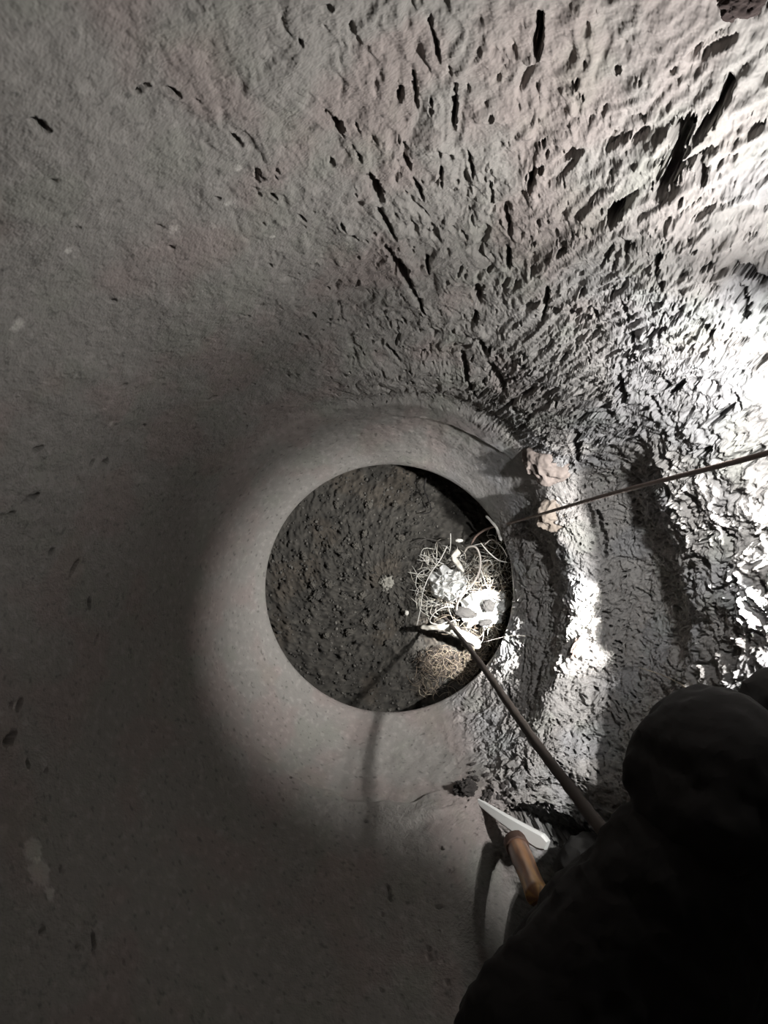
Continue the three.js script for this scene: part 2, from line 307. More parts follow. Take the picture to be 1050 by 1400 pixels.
// ---------------------------------------------------------------- stones and lumps
function lump(rx, ry, rz, seed, det, amp, f, rgb) {
  let g = new THREE.IcosahedronGeometry(1, det); g.deleteAttribute('normal'); g.deleteAttribute('uv'); g = mergeVertices(g, 1e-4);
  const p = g.attributes.position, c = [];
  for (let i = 0; i < p.count; i++) {
    const x = p.getX(i), y = p.getY(i), z = p.getZ(i); const k = 1 + amp * fbm(x * f + seed, y * f - seed, z * f + 2 * seed, 4) - amp * 0.7 * sstep(0.2, 0.5, n3b(x * f * 1.4 + seed, y * f * 1.4, z * f * 1.4));
    p.setXYZ(i, x * rx * k, y * ry * k, z * rz * k); const v = 1 + 0.25 * fbm(x * 6 + seed, y * 6, z * 6, 3); c.push(rgb[0] * v, rgb[1] * v, rgb[2] * v);
  }
  g.setAttribute('color', new THREE.Float32BufferAttribute(c, 3)); g.computeVertexNormals(); return g;
}
function rockAt(name, px, py, d, rx, ry, rz, seed, rgb, label, category, rot = 0, det = 24) { const m = solo(name, lump(rx, ry, rz, seed, det, 0.24, 0.95, rgb), M.rock, label, category); m.position.copy(P(px, py, d)); m.rotation.y = rot; return m; }
rockAt('rock', 752, 628, 2.02, 0.066, 0.055, 0.066, 1, [.175, .145, .13], 'pinkish rock sticking out of the wall above the thin cable', 'rock');
rockAt('rock', 729, 574, 2.0, 0.048, 0.045, 0.034, 5, [.14, .127, .115], 'dull brown rounded rock set just above the pinkish rock', 'rock');
rockAt('rock', 768, 697, 2.09, 0.07, 0.04, 0.05, 8, [.18, .15, .125], 'flat tan rock right under the pinkish rock where the cable crosses', 'rock', 0.5);
rockAt('stone', 1018, 2, onWall(1018, 2)[3] - 0.005, 0.026, 0.026, 0.015, 12, [.025, .015, .013], 'dark reddish stone embedded at the top right corner of the wall', 'stone');
rockAt('rock', 791, 883, 2.035, 0.016, 0.014, 0.032, 15, [.13, .1, .085], 'small brown wedge of rock on the brightly lit ledge', 'rock', -0.5);

// rubble below the opening
{
  const r = rng(5); const base = [lump(1, 0.55, 0.8, 31, 5, 0.7, 1.5, [.065, .059, .05]), lump(1, 0.6, 0.7, 37, 5, 0.7, 1.7, [.08, .073, .062]), lump(0.9, 0.6, 1.1, 41, 5, 0.7, 1.6, [.05, .046, .04])];
  const spots = '528 797 9; 486 746 6; 512 748 5; 460 690 5; 498 730 5; 437 722 5; 548 735 7; 427 800 6; 432 815 7; 478 865 6; 500 850 6; 520 856 6; 553 838 6; 420 850 5; 476 927 4; 450 800 5; 540 690 5; 470 760 5; 415 760 5; 495 815 6; 556 795 6; 570 812 6; 445 870 6; 530 880 5; 590 690 5; 505 690 5'.split('; ');
  let first = null;
  spots.forEach((s, i) => {
    const [px, py, w] = s.split(' ').map(Number); const rad = w * 2.58 / FPX;
    const own = ['largest pale grey stone in the middle of the dark floor below the round opening'][i];
    const label = own || 'small grey stone lying in the dark rubble below the round opening';
    const g = base[i % 3];
    const m = solo('stone', i === 0 ? lump(1, 0.7, 0.9, 55, 8, 0.55, 1.5, [.2, .19, .165]) : g, M.rock, label, 'stone', own ? undefined : 'small stones in the rubble');
    const q = P(px, py, 2.59); m.position.set(q.x, 0.012 + 0.02 * Math.exp(-((q.x + 0.05) ** 2 + (q.z - 0.25) ** 2) / 0.03), q.z); m.scale.set(rad * lerp(0.75, 1.25, r()), rad, rad * lerp(0.75, 1.25, r())); m.rotation.set(r() * 0.4, r() * 6, 0);
  });
  // grit nobody could count
  const gg = lump(1, 0.75, 0.9, 61, 1, 0.3, 1.8, [1, 1, 1]); gg.deleteAttribute('color');
  const inst = new THREE.InstancedMesh(gg, M.grit, 2600), o = new THREE.Object3D(), c = new THREE.Color();
  for (let i = 0; i < 2600; i++) {
    const a = r() * TAU, rr = 0.46 * Math.sqrt(r()); const x = AX + Math.cos(a) * rr * 0.95, z = AZ + Math.sin(a) * rr;
    const lumps = fbm(x * 14, 2, z * 14, 3); const s = lerp(0.002, 0.0065, r() ** 3);
    o.position.set(x, 0.012 * lumps + 0.03 * Math.exp(-((x + 0.05) ** 2 + (z - 0.25) ** 2) / 0.03) + 0.002, z); o.scale.setScalar(s); o.rotation.set(r() * 6, r() * 6, r() * 6); o.updateMatrix(); inst.setMatrixAt(i, o.matrix);
    const v = lerp(0.03, 0.12, r() ** 2); c.setRGB(v, v * 0.93, v * 0.82); inst.setColorAt(i, c);
  }
  inst.name = 'grit'; inst.castShadow = inst.receiveShadow = true; inst.userData.kind = 'stuff'; tag(inst, 'grit and crumbs of earth scattered over the dark floor', 'grit'); scene.add(inst);
}

// ---------------------------------------------------------------- tubes
function taperTube(pts, r0, r1, seg = 60, rad = 8, wob = 0, rgb = null, seed = 1) {
  const curve = pts.length === 2 ? new THREE.LineCurve3(pts[0], pts[1]) : new THREE.CatmullRomCurve3(pts, false, 'centripetal');
  const g = new THREE.TubeGeometry(curve, seg, 1, rad, false), p = g.attributes.position, c = [];
  const cp = []; for (let i = 0; i <= seg; i++) cp.push(curve.getPointAt(i / seg));
  for (let i = 0; i <= seg; i++) for (let j = 0; j <= rad; j++) {
    const k = i * (rad + 1) + j, q = cp[i]; const x = p.getX(k) - q.x, y = p.getY(k) - q.y, z = p.getZ(k) - q.z, t = i / seg;
    const e = Math.min(t, 1 - t) * seg; const endk = e < 1 ? 0.05 : e < 2 ? 0.75 : 1;
    const rr = lerp(r0, r1, t) * endk * (1 + wob * n3(q.x * 30 + x * 1.2 + seed, q.y * 30 + y * 1.2, q.z * 30 + z * 1.2));
    p.setXYZ(k, q.x + x * rr, q.y + y * rr, q.z + z * rr);
    if (rgb) { const v = 1 + 0.35 * fbm(x * 2 + t * 6 + seed, y * 2, z * 2 + t * 3, 3); c.push(rgb[0] * v, rgb[1] * v, rgb[2] * v); }
  }
  if (rgb) g.setAttribute('color', new THREE.Float32BufferAttribute(c, 3));
  g.computeVertexNormals(); return g;
}
const path = (s) => s.trim().split(/\s*;\s*/).map(q => { const [a, b, d] = q.split(/\s+/).map(Number); return P(a, b, d); });

// stick leaning out of the heap, pick, cable, twig
{
  const A = P(611, 848, 2.50), B = P(868, 1192, 1.19);
  const g = taperTube([P(603, 838, 2.535), P(605, 841, 2.525), A, A.clone().lerp(B, 0.3).add(new THREE.Vector3(0.002, 0, -0.002)), A.clone().lerp(B, 0.65).add(new THREE.Vector3(-0.003, 0, 0.003)), B], 0.006, 0.0125, 90, 10, 0.14, [.045, .034, .028], 4);
  solo('stick', g, M.stick, 'long dark wooden stick leaning up out of the bright heap towards the digger', 'stick');
}
{
  const g = taperTube([...path('644 745 2.52; 650 734 2.50; 660 726 2.47; 672 721 2.43'), P(690, 717, 2.36), P(690, 717, 2.36).lerp(LANTERN.clone().add(new THREE.Vector3(0, 0.07, 0.015)), 0.5), LANTERN.clone().add(new THREE.Vector3(0, 0.07, 0.015)), LANTERN.clone().add(new THREE.Vector3(0.02, 0.055, 0.0))], 0.0036, 0.0046, 160, 8, 0.05);
  solo('cable', g, M.cable, 'thin brown cable running from the heap across the rough wall to the right edge', 'cable');
}
solo('twig', taperTube([[872, 912], [900, 921], [925, 932], [950, 947], [985, 953], [1005, 955]].map(([x, y], i) => wallPoint(x, y, 0.03 + 0.012 * i)), 0.0014, 0.003, 40, 6, 0.1, [.3, .26, .21], 6), M.stick, 'thin bent twig across the dark hollow beside the digger', 'twig');
solo('twig', taperTube(path('583 652 2.575; 580 668 2.57; 586 684 2.575; 589 699 2.575; 574 703 2.58'), 0.003, 0.002, 40, 6, 0.3, [.014, .012, .011], 16), M.stick, 'crooked black twig on the dark floor near the top of the opening', 'twig');
solo('twig', taperTube(path('568 742 2.575; 582 737 2.57; 596 739 2.575; 606 746 2.575'), 0.0025, 0.0018, 30, 6, 0.3, [.05, .045, .04], 18), M.stick, 'short curled grey twig on the dark floor left of the heap top', 'twig');
solo('fibre', taperTube(path('660 878 2.40; 700 869 2.32; 740 872 2.22; 790 876 2.10; 830 888 2.04'), 0.0007, 0.0007, 30, 5, 0.1, [.3, .28, .25], 8), M.stick, 'hair-thin pale fibre stretched in front of the broken funnel side', 'fibre');

// pick
{
  const tip = P(644, 1088, 2.02), heel = P(748, 1156, 1.86), eye = P(705, 1152, 1.885), end = P(737, 1229, 1.61);
  const t = thing('pick', 'short pick with pale steel blade and worn wooden handle standing against the wall', 'pick', eye);
  const L = v => v.clone().sub(eye);
  const ax = heel.clone().sub(tip).normalize(), hv = end.clone().sub(eye).normalize();
  const side = new THREE.Vector3().crossVectors(ax, hv).normalize(), nrm = new THREE.Vector3().crossVectors(side, ax).normalize();
  // blade: long pointed tongue, flat upper face, bevelled edges
  const len = tip.distanceTo(heel), N = 26, pts = [], idx = [];
  for (let i = 0; i <= N; i++) {
    const u = i / N, w = lerp(0.0035, 0.021, Math.pow(u, 0.75)) * (u > 0.93 ? lerp(1, 0.55, (u - 0.93) / 0.07) : 1), th = lerp(0.003, 0.009, u);
    const bend = 0.012 * Math.sin(u * Math.PI);
    const c = tip.clone().addScaledVector(ax, len * u).addScaledVector(nrm, bend);
    [[-1, -1], [-1, 0.35], [-0.72, 1], [0.72, 1], [1, 0.35], [1, -1]].forEach(([a, b]) => { const q = L(c.clone().addScaledVector(side, a * w).addScaledVector(nrm, b * th)); pts.push(q.x, q.y, q.z); });
  }
  for (let i = 0; i < N; i++) for (let j = 0; j < 6; j++) { const a = i * 6 + j, b = i * 6 + (j + 1) % 6; idx.push(a, b, a + 6, b, b + 6, a + 6); }
  for (let j = 1; j < 5; j++) { idx.push(0, j + 1, j); const o = N * 6; idx.push(o, o + j, o + j + 1); }
  let g = new THREE.BufferGeometry(); g.setAttribute('position', new THREE.Float32BufferAttribute(pts, 3)); g.setIndex(idx); g = g.toNonIndexed(); g.computeVertexNormals();
  part('blade', g, M.steel, t);
  // socket that takes the handle
  const s0 = eye.clone().addScaledVector(hv, -0.012), s1 = eye.clone().addScaledVector(hv, 0.035);
  part('socket', taperTube([L(s0), L(eye), L(s1)], 0.029, 0.0275, 16, 20, 0.06), M.rust, t);
  // handle with a gentle swell and a rounded butt
  const prof = []; const hl = eye.distanceTo(end) - 0.03;
  for (let i = 0; i <= 30; i++) { const u = i / 30; let r = lerp(0.0235, 0.0255, u) + 0.0015 * Math.sin(u * 7); if (u > 0.93) r *= Math.sqrt(Math.max(0, 1 - ((u - 0.93) / 0.07) ** 2 * 0.75)); prof.push(new THREE.Vector2(i === 30 ? 0.0001 : r, u * hl)); }
  const hg = new THREE.LatheGeometry(prof, 28), hp = hg.attributes.position, hc = [];
  for (let i = 0; i < hp.count; i++) {
    const x = hp.getX(i), y = hp.getY(i), z = hp.getZ(i); const gr = fbm(x * 130, y * 9, z * 130, 3), wear = sstep(-0.45, 0.5, n3(x * 55, y * 5, z * 55) + 0.5 * n3b(x * 170, y * 12, z * 170));
    const v = 1 + 0.4 * gr; const tip = sstep(0.3, 0.9, y / hl + 0.25 * n3(x * 60, y * 8, z * 60)); hc.push(lerp(0.16, lerp(.34, .58, tip), wear) * v, lerp(0.07, lerp(.165, .32, tip), wear) * v, lerp(0.035, 0.075, wear) * v);
  }
  hg.setAttribute('color', new THREE.Float32BufferAttribute(hc, 3));
  hg.applyQuaternion(new THREE.Quaternion().setFromUnitVectors(new THREE.Vector3(0, 1, 0), hv)); hg.translate(...L(s1.clone().addScaledVector(hv, -0.006)).toArray());
  part('handle', hg, M.handle, t);
}
// dark clod by the point of the pick and crumbs beside it
{
  const m = solo('clod', lump(0.03, 0.022, 0.024, 70, 10, 0.5, 2.2, [.03, .026, .024]), M.rock, 'dark clod of soil at the point of the pick', 'clod'); m.position.copy(wallPoint(637, 1079, 0.012));
  const r = rng(9), gs = [];
  for (let i = 0; i < 70; i++) { const px = lerp(640, 740, r()), py = lerp(1045, 1100, r()); const g = lump(0.004 + 0.007 * r() * r(), 0.004, 0.004 + 0.004 * r(), i, 2, 0.4, 2, [.035, .03, .028]); const q = wallPoint(px, py, 0.002); g.translate(q.x, q.y, q.z); gs.push(g); }
  const c = solo('soil_crumbs', mergeGeometries(gs), M.rock, 'dark soil crumbs scattered on the clay beside the pick point', 'soil crumbs'); c.userData.kind = 'stuff';
}

// ---------------------------------------------------------------- bright heap on the chamber floor
{
  const r = rng(31), FD = 2.52;
  // dry grass
  const mk = (n, cx, cy, rx, ry, z0, z1, rgbs, len) => {
    const gs = [];
    for (let i = 0; i < n; i++) {
      const a = r() * TAU, q = Math.sqrt(r()); const c = P(cx + Math.cos(a) * rx * q, cy + Math.sin(a) * ry * q, FD); c.y = lerp(z0, z1, r());
      const dir = r() * TAU, l = len * lerp(0.4, 1.2, r()), bend = (r() - 0.5) * l * 0.9;
      const d = new THREE.Vector3(Math.cos(dir), (r() - 0.5) * 0.35, Math.sin(dir)), s = new THREE.Vector3(-Math.sin(dir), 0, Math.cos(dir));
      const rgb = rgbs[Math.floor(r() * rgbs.length)];
      const cv = [c.clone().addScaledVector(d, -l / 2), c.clone().addScaledVector(s, bend).add(new THREE.Vector3(0, 0.01, 0)), c.clone().addScaledVector(d, l / 2)];
      cv.forEach(v => { const rr = Math.hypot(v.x - AX, v.z - AZ); if (rr > 0.5) { v.x = AX + (v.x - AX) * 0.5 / rr; v.z = AZ + (v.z - AZ) * 0.5 / rr; } });
      gs.push(taperTube(cv, 0.0010, 0.0006, 8, 4, 0, rgb, i));
    }
    return mergeGeometries(gs);
  };
  const tan = [[.19, .15, .11], [.11, .085, .062], [.26, .22, .165], [.06, .048, .038], [.05, .04, .034]], pale = [[.62, .6, .54], [.5, .47, .4], [.72, .7, .66]];
  const st = solo('dry_grass', mergeGeometries([mk(330, 608, 908, 36, 18, 0.03, 0.06, tan, 0.045), mk(420, 655, 917, 38, 24, 0.035, 0.075, tan, 0.05), mk(300, 668, 888, 34, 22, 0.05, 0.09, tan, 0.05), mk(160, 625, 930, 60, 34, 0.03, 0.06, tan, 0.06), mk(330, 678, 800, 30, 70, 0.06, 0.135, pale.concat(tan), 0.08), mk(240, 610, 795, 40, 50, 0.03, 0.10, pale, 0.07), mk(90, 640, 815, 52, 52, 0.10, 0.15, pale.concat(tan), 0.09)]), M.straw, 'tangle of dry grass and straw under the lit right side of the opening', 'dry grass'); st.userData.kind = 'stuff';
  // crumpled white sheets
  const crumple = (rx, rz, h, seed) => {
    const n = 40, g = new THREE.PlaneGeometry(2, 2, n, n); g.rotateX(-Math.PI / 2); const p = g.attributes.position;
    const sh = (x, z) => h * (0.35 + 0.9 * ridged(x * 1.9 + seed, seed, z * 1.9, 3) - 0.9 * sstep(0.75, 1.15, Math.hypot(x, z)));
    const b = g.clone(), q = b.attributes.position;
    for (let i = 0; i < p.count; i++) {
      let x = p.getX(i), z = p.getZ(i); const m = Math.max(Math.abs(x), Math.abs(z)) / (Math.hypot(x, z) || 1); x *= m; z *= m;
      const k = 1 + 0.22 * n3(x * 1.4 + seed, 3, z * 1.4); p.setXYZ(i, x * k * rx, sh(x, z), z * k * rz); q.setXYZ(i, x * k * rx, sh(x, z) - 0.0015, z * k * rz);
    }
    b.index.array.reverse(); const o = mergeGeometries([g, b]); o.computeVertexNormals(); return o;
  };
  const s1 = solo('plastic_sheet', crumple(0.062, 0.055, 0.06, 3), M.sheet, 'crumpled white plastic sheet glaring in the heap, left of the round dark stone', 'plastic sheet'); s1.position.set(...P(612, 798, 2.52).toArray());
  s1.position.y = 0.075;
  const s2 = solo('plastic_sheet', crumple(0.082, 0.058, 0.055, 9), M.sheet, 'crumpled white plastic sheet glaring in the heap, under the round dark stone', 'plastic sheet'); s2.position.set(...P(664, 832, 2.52).toArray()); s2.position.y = 0.085; s2.rotation.y = 0.3;
  const dark = [.03, .028, .026];
  const stone = (px, py, rx, rz, y, label, rot = 0) => { const m = solo('stone', lump(rx, 0.012, rz, px * 0.1, 8, 0.2, 1.4, dark), M.rock, label, 'stone'); const q = P(px, py, CAM_Y - y); m.position.copy(q); m.rotation.y = rot; };
  stone(668, 828, 0.021, 0.02, 0.158, 'round dark stone lying on the glaring white sheet');
  stone(636, 838, 0.036, 0.017, 0.15, 'oval dark stone on the white sheet left of the round dark stone', -0.15);
  stone(664, 851, 0.022, 0.011, 0.146, 'narrow dark stone on the white sheet below the round dark stone', 0.2);
  solo('root', taperTube([P(575, 858, 2.485), P(590, 858, 2.470), P(612, 858, 2.460), P(630, 866, 2.455), P(646, 876, 2.460), P(655, 885, 2.475)], 0.006, 0.014, 60, 14, 0.55), M.paleRoot, 'thick pale curved root along the lower edge of the glaring heap', 'root');
  solo('root', taperTube([P(627, 752, 2.485), P(620, 762, 2.475), P(626, 771, 2.470), P(634, 782, 2.475)], 0.010, 0.006, 40, 12, 0.55), M.paleRoot, 'short twisted pale root at the top of the heap', 'root');
  const chip = solo('chip', lump(0.012, 0.006, 0.006, 90, 6, 0.2, 1.5, [.6, .58, .54]), M.rock, 'small pale chip at the very top of the heap', 'chip'); chip.position.copy(P(628, 739, 2.485));
  const chip2 = solo('chip', lump(0.007, 0.006, 0.008, 95, 6, 0.2, 1.5, [.5, .48, .44]), M.rock, 'small pale chip on the dark floor left of the stick tip', 'chip'); chip2.position.copy(P(556, 838, 2.57));
  const w = (s, mat, rad, label) => solo('wire', taperTube(path(s), rad, rad, 50, 6, 0.05), mat, label, 'wire');
  w('634 757 2.480; 640 748 2.460; 650 748 2.450; 656 760 2.450; 656 778 2.445; 648 796 2.440; 634 812 2.445; 626 824 2.450; 624 836 2.470', M.wire, 0.0034, 'thick grey wire looping down the middle of the heap to the stick tip');
  w('657 742 2.460; 668 755 2.450; 682 766 2.440; 694 769 2.430', M.paleWire, 0.002, 'pale thin wire arching right from the cable end, lower of two');
  w('662 745 2.460; 672 738 2.450; 686 748 2.430; 694 762 2.420', M.wire, 0.0018, 'thin grey wire arching right from the cable end, upper of two');
  w('612 745 2.510; 602 765 2.500; 588 785 2.500; 578 810 2.500; 575 832 2.510; 570 855 2.520', M.paleWire, 0.0016, 'pale thin wire bent round the left edge of the heap');
  w('624 830 2.470; 608 830 2.470; 594 838 2.470; 588 850 2.480; 600 854 2.480; 612 850 2.470', M.paleWire, 0.0018, 'pale wire loop just left of the stick tip');
  w('657 778 2.470; 662 792 2.460; 668 806 2.450; 676 816 2.460; 690 824 2.470', M.paleWire, 0.0016, 'pale thin wire dropping past the right side of the thick grey wire');
  w('616 729 2.490; 616 745 2.490; 614 758 2.500', M.paleWire, 0.0012, 'short upright pale wire above the twisted root');
  w('690 735 2.430; 697 760 2.410; 701 790 2.405; 702 820 2.400; 699 850 2.400', M.paleWire, 0.0012, 'pale thin wire hanging along the right rim of the opening');
  const sr = solo('strap', taperTube(path('664 705 2.40; 672 713 2.39; 679 722 2.385; 683 732 2.385; 686 741 2.39'), 0.0045, 0.0045, 30, 6, 0.35), M.paleWire, 'short white frayed strap on the right rim under the cable', 'strap');
}

// ---------------------------------------------------------------- the digger
const V = (x, d, z) => new THREE.Vector3(x, CAM_Y - d, z);
function cap(p, a, b, ra, rb) { const ab = b.clone().sub(a), ap = p.clone().sub(a); const t = clamp(ap.dot(ab) / Math.max(ab.lengthSq(), 1e-9)); return ap.addScaledVector(ab, -t).length() - lerp(ra, rb, t); }
const smin = (a, b, k) => { const h = clamp(0.5 + 0.5 * (b - a) / k); return lerp(b, a, h) - k * h * (1 - h); };
function fieldMesh(bones, k, cell, warp) {           // bones: [a, b, ra, rb]
  const box = new THREE.Box3(); bones.forEach(([a, b, ra, rb]) => { const r = Math.max(ra, rb) + 0.03; box.expandByPoint(a.clone().addScalar(r)); box.expandByPoint(a.clone().addScalar(-r)); box.expandByPoint(b.clone().addScalar(r)); box.expandByPoint(b.clone().addScalar(-r)); });
  const c = box.getCenter(new THREE.Vector3()), s = box.getSize(new THREE.Vector3()), half = Math.max(s.x, s.y, s.z) / 2 + cell * 2, res = Math.min(130, Math.ceil(half * 2 / cell));
  const mc = new MarchingCubes(res, new THREE.MeshBasicMaterial(), false, false, 400000); mc.isolation = 0;
  const p = new THREE.Vector3();
  const B = bones.map(([a, b, ra, rb]) => ({ ax: a.x, ay: a.y, az: a.z, bx: b.x - a.x, by: b.y - a.y, bz: b.z - a.z, l: Math.max(1e-9, a.distanceToSquared(b)), ra, rb }));
  for (let z = 0; z < res; z++) for (let y = 0; y < res; y++) for (let x = 0; x < res; x++) {
    p.set((x - res / 2) / (res / 2), (y - res / 2) / (res / 2), (z - res / 2) / (res / 2)).multiplyScalar(half).add(c);
    let d = 1e3;
    for (const o of B) { const qx = p.x - o.ax, qy = p.y - o.ay, qz = p.z - o.az; const t = clamp((qx * o.bx + qy * o.by + qz * o.bz) / o.l); const e = Math.hypot(qx - o.bx * t, qy - o.by * t, qz - o.bz * t) - (o.ra + (o.rb - o.ra) * t); d = d > 900 ? e : smin(d, e, k); }
    if (warp) d += warp(p);
    mc.field[x + y * res + z * res * res] = -d;
  }
  mc.update();
  const g = new THREE.BufferGeometry(), n = mc.count;
  const pa = new Float32Array(n * 3), na = new Float32Array(n * 3);
  for (let i = 0; i < n; i++) { pa[i * 3] = mc.positionArray[i * 3] * half + c.x; pa[i * 3 + 1] = mc.positionArray[i * 3 + 1] * half + c.y; pa[i * 3 + 2] = mc.positionArray[i * 3 + 2] * half + c.z; }
  g.setAttribute('position', new THREE.BufferAttribute(pa, 3)); const w = mergeVertices(g, 1e-5); w.computeVertexNormals(); return w;
}
{
  const head = V(.446, 1.085, .372), neck = V(.385, 1.045, .485), chest = V(.362, 1.09, .63), belly = V(.44, 1.26, .80), pelvis = V(.52, 1.43, .92);
  const shR = V(.19, 1.0, .672), shL = V(.515, 1.10, .515), elR = V(.285, 1.26, .715), haR = V(.380, 1.215, .565), elL = V(.595, 1.13, .29), haL = V(.845, 1.03, .135);
  const hipR = V(.45, 1.46, .97), hipL = V(.60, 1.45, .87), knR = V(.50, 1.87, .87), knL = V(.66, 1.87, .75), anR = V(.72, 1.92, 1.12), anL = V(.87, 1.92, .98), toR = V(.80, 1.93, 1.2), toL = V(.95, 1.93, 1.05);
  const skel = [[neck, chest, .06, .12], [chest, belly, .125, .115], [belly, pelvis, .115, .125], [neck, shR, .06, .062], [neck, shL, .06, .062], [chest, shR, .11, .06], [chest, shL, .11, .06],
    [shR, elR, .055, .042], [elR, haR, .042, .028], [shL, elL, .055, .042], [elL, haL, .042, .028],
    [pelvis, hipR, .12, .1], [pelvis, hipL, .12, .1], [hipR, knR, .088, .06], [hipL, knL, .088, .06], [knR, anR, .058, .04], [knL, anL, .058, .04], [anR, toR, .04, .03], [anL, toL, .04, .03]];
  const face = V(.470, 1.17, .335).sub(head).normalize();      // looking down and away from the lens
  const up = head.clone().sub(neck).normalize(), rt = new THREE.Vector3().crossVectors(face, up).normalize(); const fw = new THREE.Vector3().crossVectors(up, rt).normalize();
  const hp = (r, u, f) => head.clone().addScaledVector(rt, r).addScaledVector(up, u).addScaledVector(fw, f);
  const headBones = [[hp(0, .02, -.02), hp(0, .03, .01), .085, .085], [hp(0, -.06, .045), hp(0, -.02, .03), .05, .065], [hp(0, -.02, .088), hp(0, -.045, .108), .011, .016], [hp(-.03, -.005, .075), hp(.03, -.005, .075), .017, .017],
    [hp(-.022, -.075, .085), hp(.022, -.075, .085), .009, .009], [hp(-.085, -.02, -.005), hp(-.088, .012, -.012), .014, .018], [hp(.085, -.02, -.005), hp(.088, .012, -.012), .014, .018], [hp(0, -.05, -.02), neck, .058, .056]];
  function hand(wrist, dirV, palmN, curl, thumbSide) {
    const d = dirV.clone().normalize(), n = palmN.clone().addScaledVector(d, -palmN.dot(d)).normalize(), s = new THREE.Vector3().crossVectors(d, n).normalize();
    const at = (a, b, c) => wrist.clone().addScaledVector(d, a).addScaledVector(s, b).addScaledVector(n, c); const out = [];
    out.push([at(-.02, 0, 0), at(.02, 0, 0), .026, .024]);
    for (let i = 0; i < 4; i++) {
      const b = (i - 1.5) * .02, k0 = at(.085 - Math.abs(i - 1.3) * .004, b, 0), l = [.040, .046, .043, .034][i]; out.push([at(.012, b * 0.7, 0), k0, .013, .0105]);
      let q = k0, an = curl * 0.9; for (let j = 0; j < 3; j++) { const ll = l * [1, .68, .55][j]; const e = q.clone().addScaledVector(d, Math.cos(an) * ll).addScaledVector(n, Math.sin(an) * ll); out.push([q, e, .0092 - j * .0009, .0085 - j * .0009]); q = e; an += curl; }
    }
    const ts = thumbSide, t0 = at(.02, ts * .024, .006), t1 = at(.052, ts * .045, .024), t2 = at(.074, ts * .036, .05), t3 = at(.085, ts * .016, .062);
    out.push([t0, t1, .014, .0115], [t1, t2, .0108, .0098], [t2, t3, .0098, .0085]); return out;
  }
  const stickDir = P(611, 848, 2.50).sub(P(868, 1192, 1.19)).normalize(), torchDir = TORCH_AIM.clone().sub(TORCH).normalize();
  const dR = haR.clone().sub(elR).normalize(), dL = haL.clone().sub(elL).normalize();
  const nRh = new THREE.Vector3().crossVectors(dR, stickDir).normalize(); if (nRh.y > 0) nRh.multiplyScalar(-1);
  const nLh = new THREE.Vector3(0.05, -0.2, -1);
  const handR = hand(haR, dR, nRh, 1.15, 1), handL = hand(haL, dL, new THREE.Vector3().crossVectors(dL, torchDir).normalize(), 1.1, -1);
  const person = thing('person', 'person in dark clothes and cap bending over the pit with a torch, seen from above', 'person', V(.6, 1.96, .9));
  const off = person.position.clone().multiplyScalar(-1); const loc = g => g.translate(off.x, off.y, off.z);
  const bodyG = mergeGeometries([fieldMesh(skel, 0.03, 0.012), fieldMesh(headBones, 0.012, 0.0032), fieldMesh(handR, 0.006, 0.003), fieldMesh(handL, 0.006, 0.003)]);
  part('body', loc(bodyG), M.skin, person);
  const fold = p => 0.006 * fbm(p.x * 14, p.y * 10, p.z * 14, 2) + 0.004 * n3(p.x * 30, p.y * 18, p.z * 30);
  const grow = (i, e) => { const [a, b, ra, rb] = skel[i]; return [a, b, ra + e, rb + e]; };
  part('jacket', loc(fieldMesh([0, 1, 2, 3, 4, 5, 6, 7, 8, 9, 10].map(i => { const q = grow(i, i < 7 ? 0.022 : 0.02); if (i === 8 || i === 10) q[1] = q[0].clone().lerp(q[1], 0.86); return q; }), 0.035, 0.011, fold)), M.jacket, person);
  part('trousers', loc(fieldMesh([11, 12, 13, 14, 15, 16].map(i => grow(i, 0.02)), 0.03, 0.012, fold)), M.trousers, person);
  part('boot', loc(fieldMesh([[anR.clone().lerp(knR, 0.2), anR, .056, .055], [anR, toR, .052, .042]], 0.02, 0.008)), M.boot, person);
  part('boot', loc(fieldMesh([[anL.clone().lerp(knL, 0.2), anL, .056, .055], [anL, toL, .052, .042]], 0.02, 0.008)), M.boot, person);
  part('cap', loc(fieldMesh([[hp(0, .03, -.028), hp(0, .04, .008), .093, .092], [hp(0, -.05, -.03), hp(0, 0, -.02), .088, .098], [hp(-.07, -.03, -.01), hp(.07, -.03, -.01), .04, .04], [hp(-.07, .01, -.005), hp(.07, .01, -.005), .04, .04]], 0.02, 0.008, p => 0.003 * n3(p.x * 25, p.y * 25, p.z * 25))), M.cap, person);
}

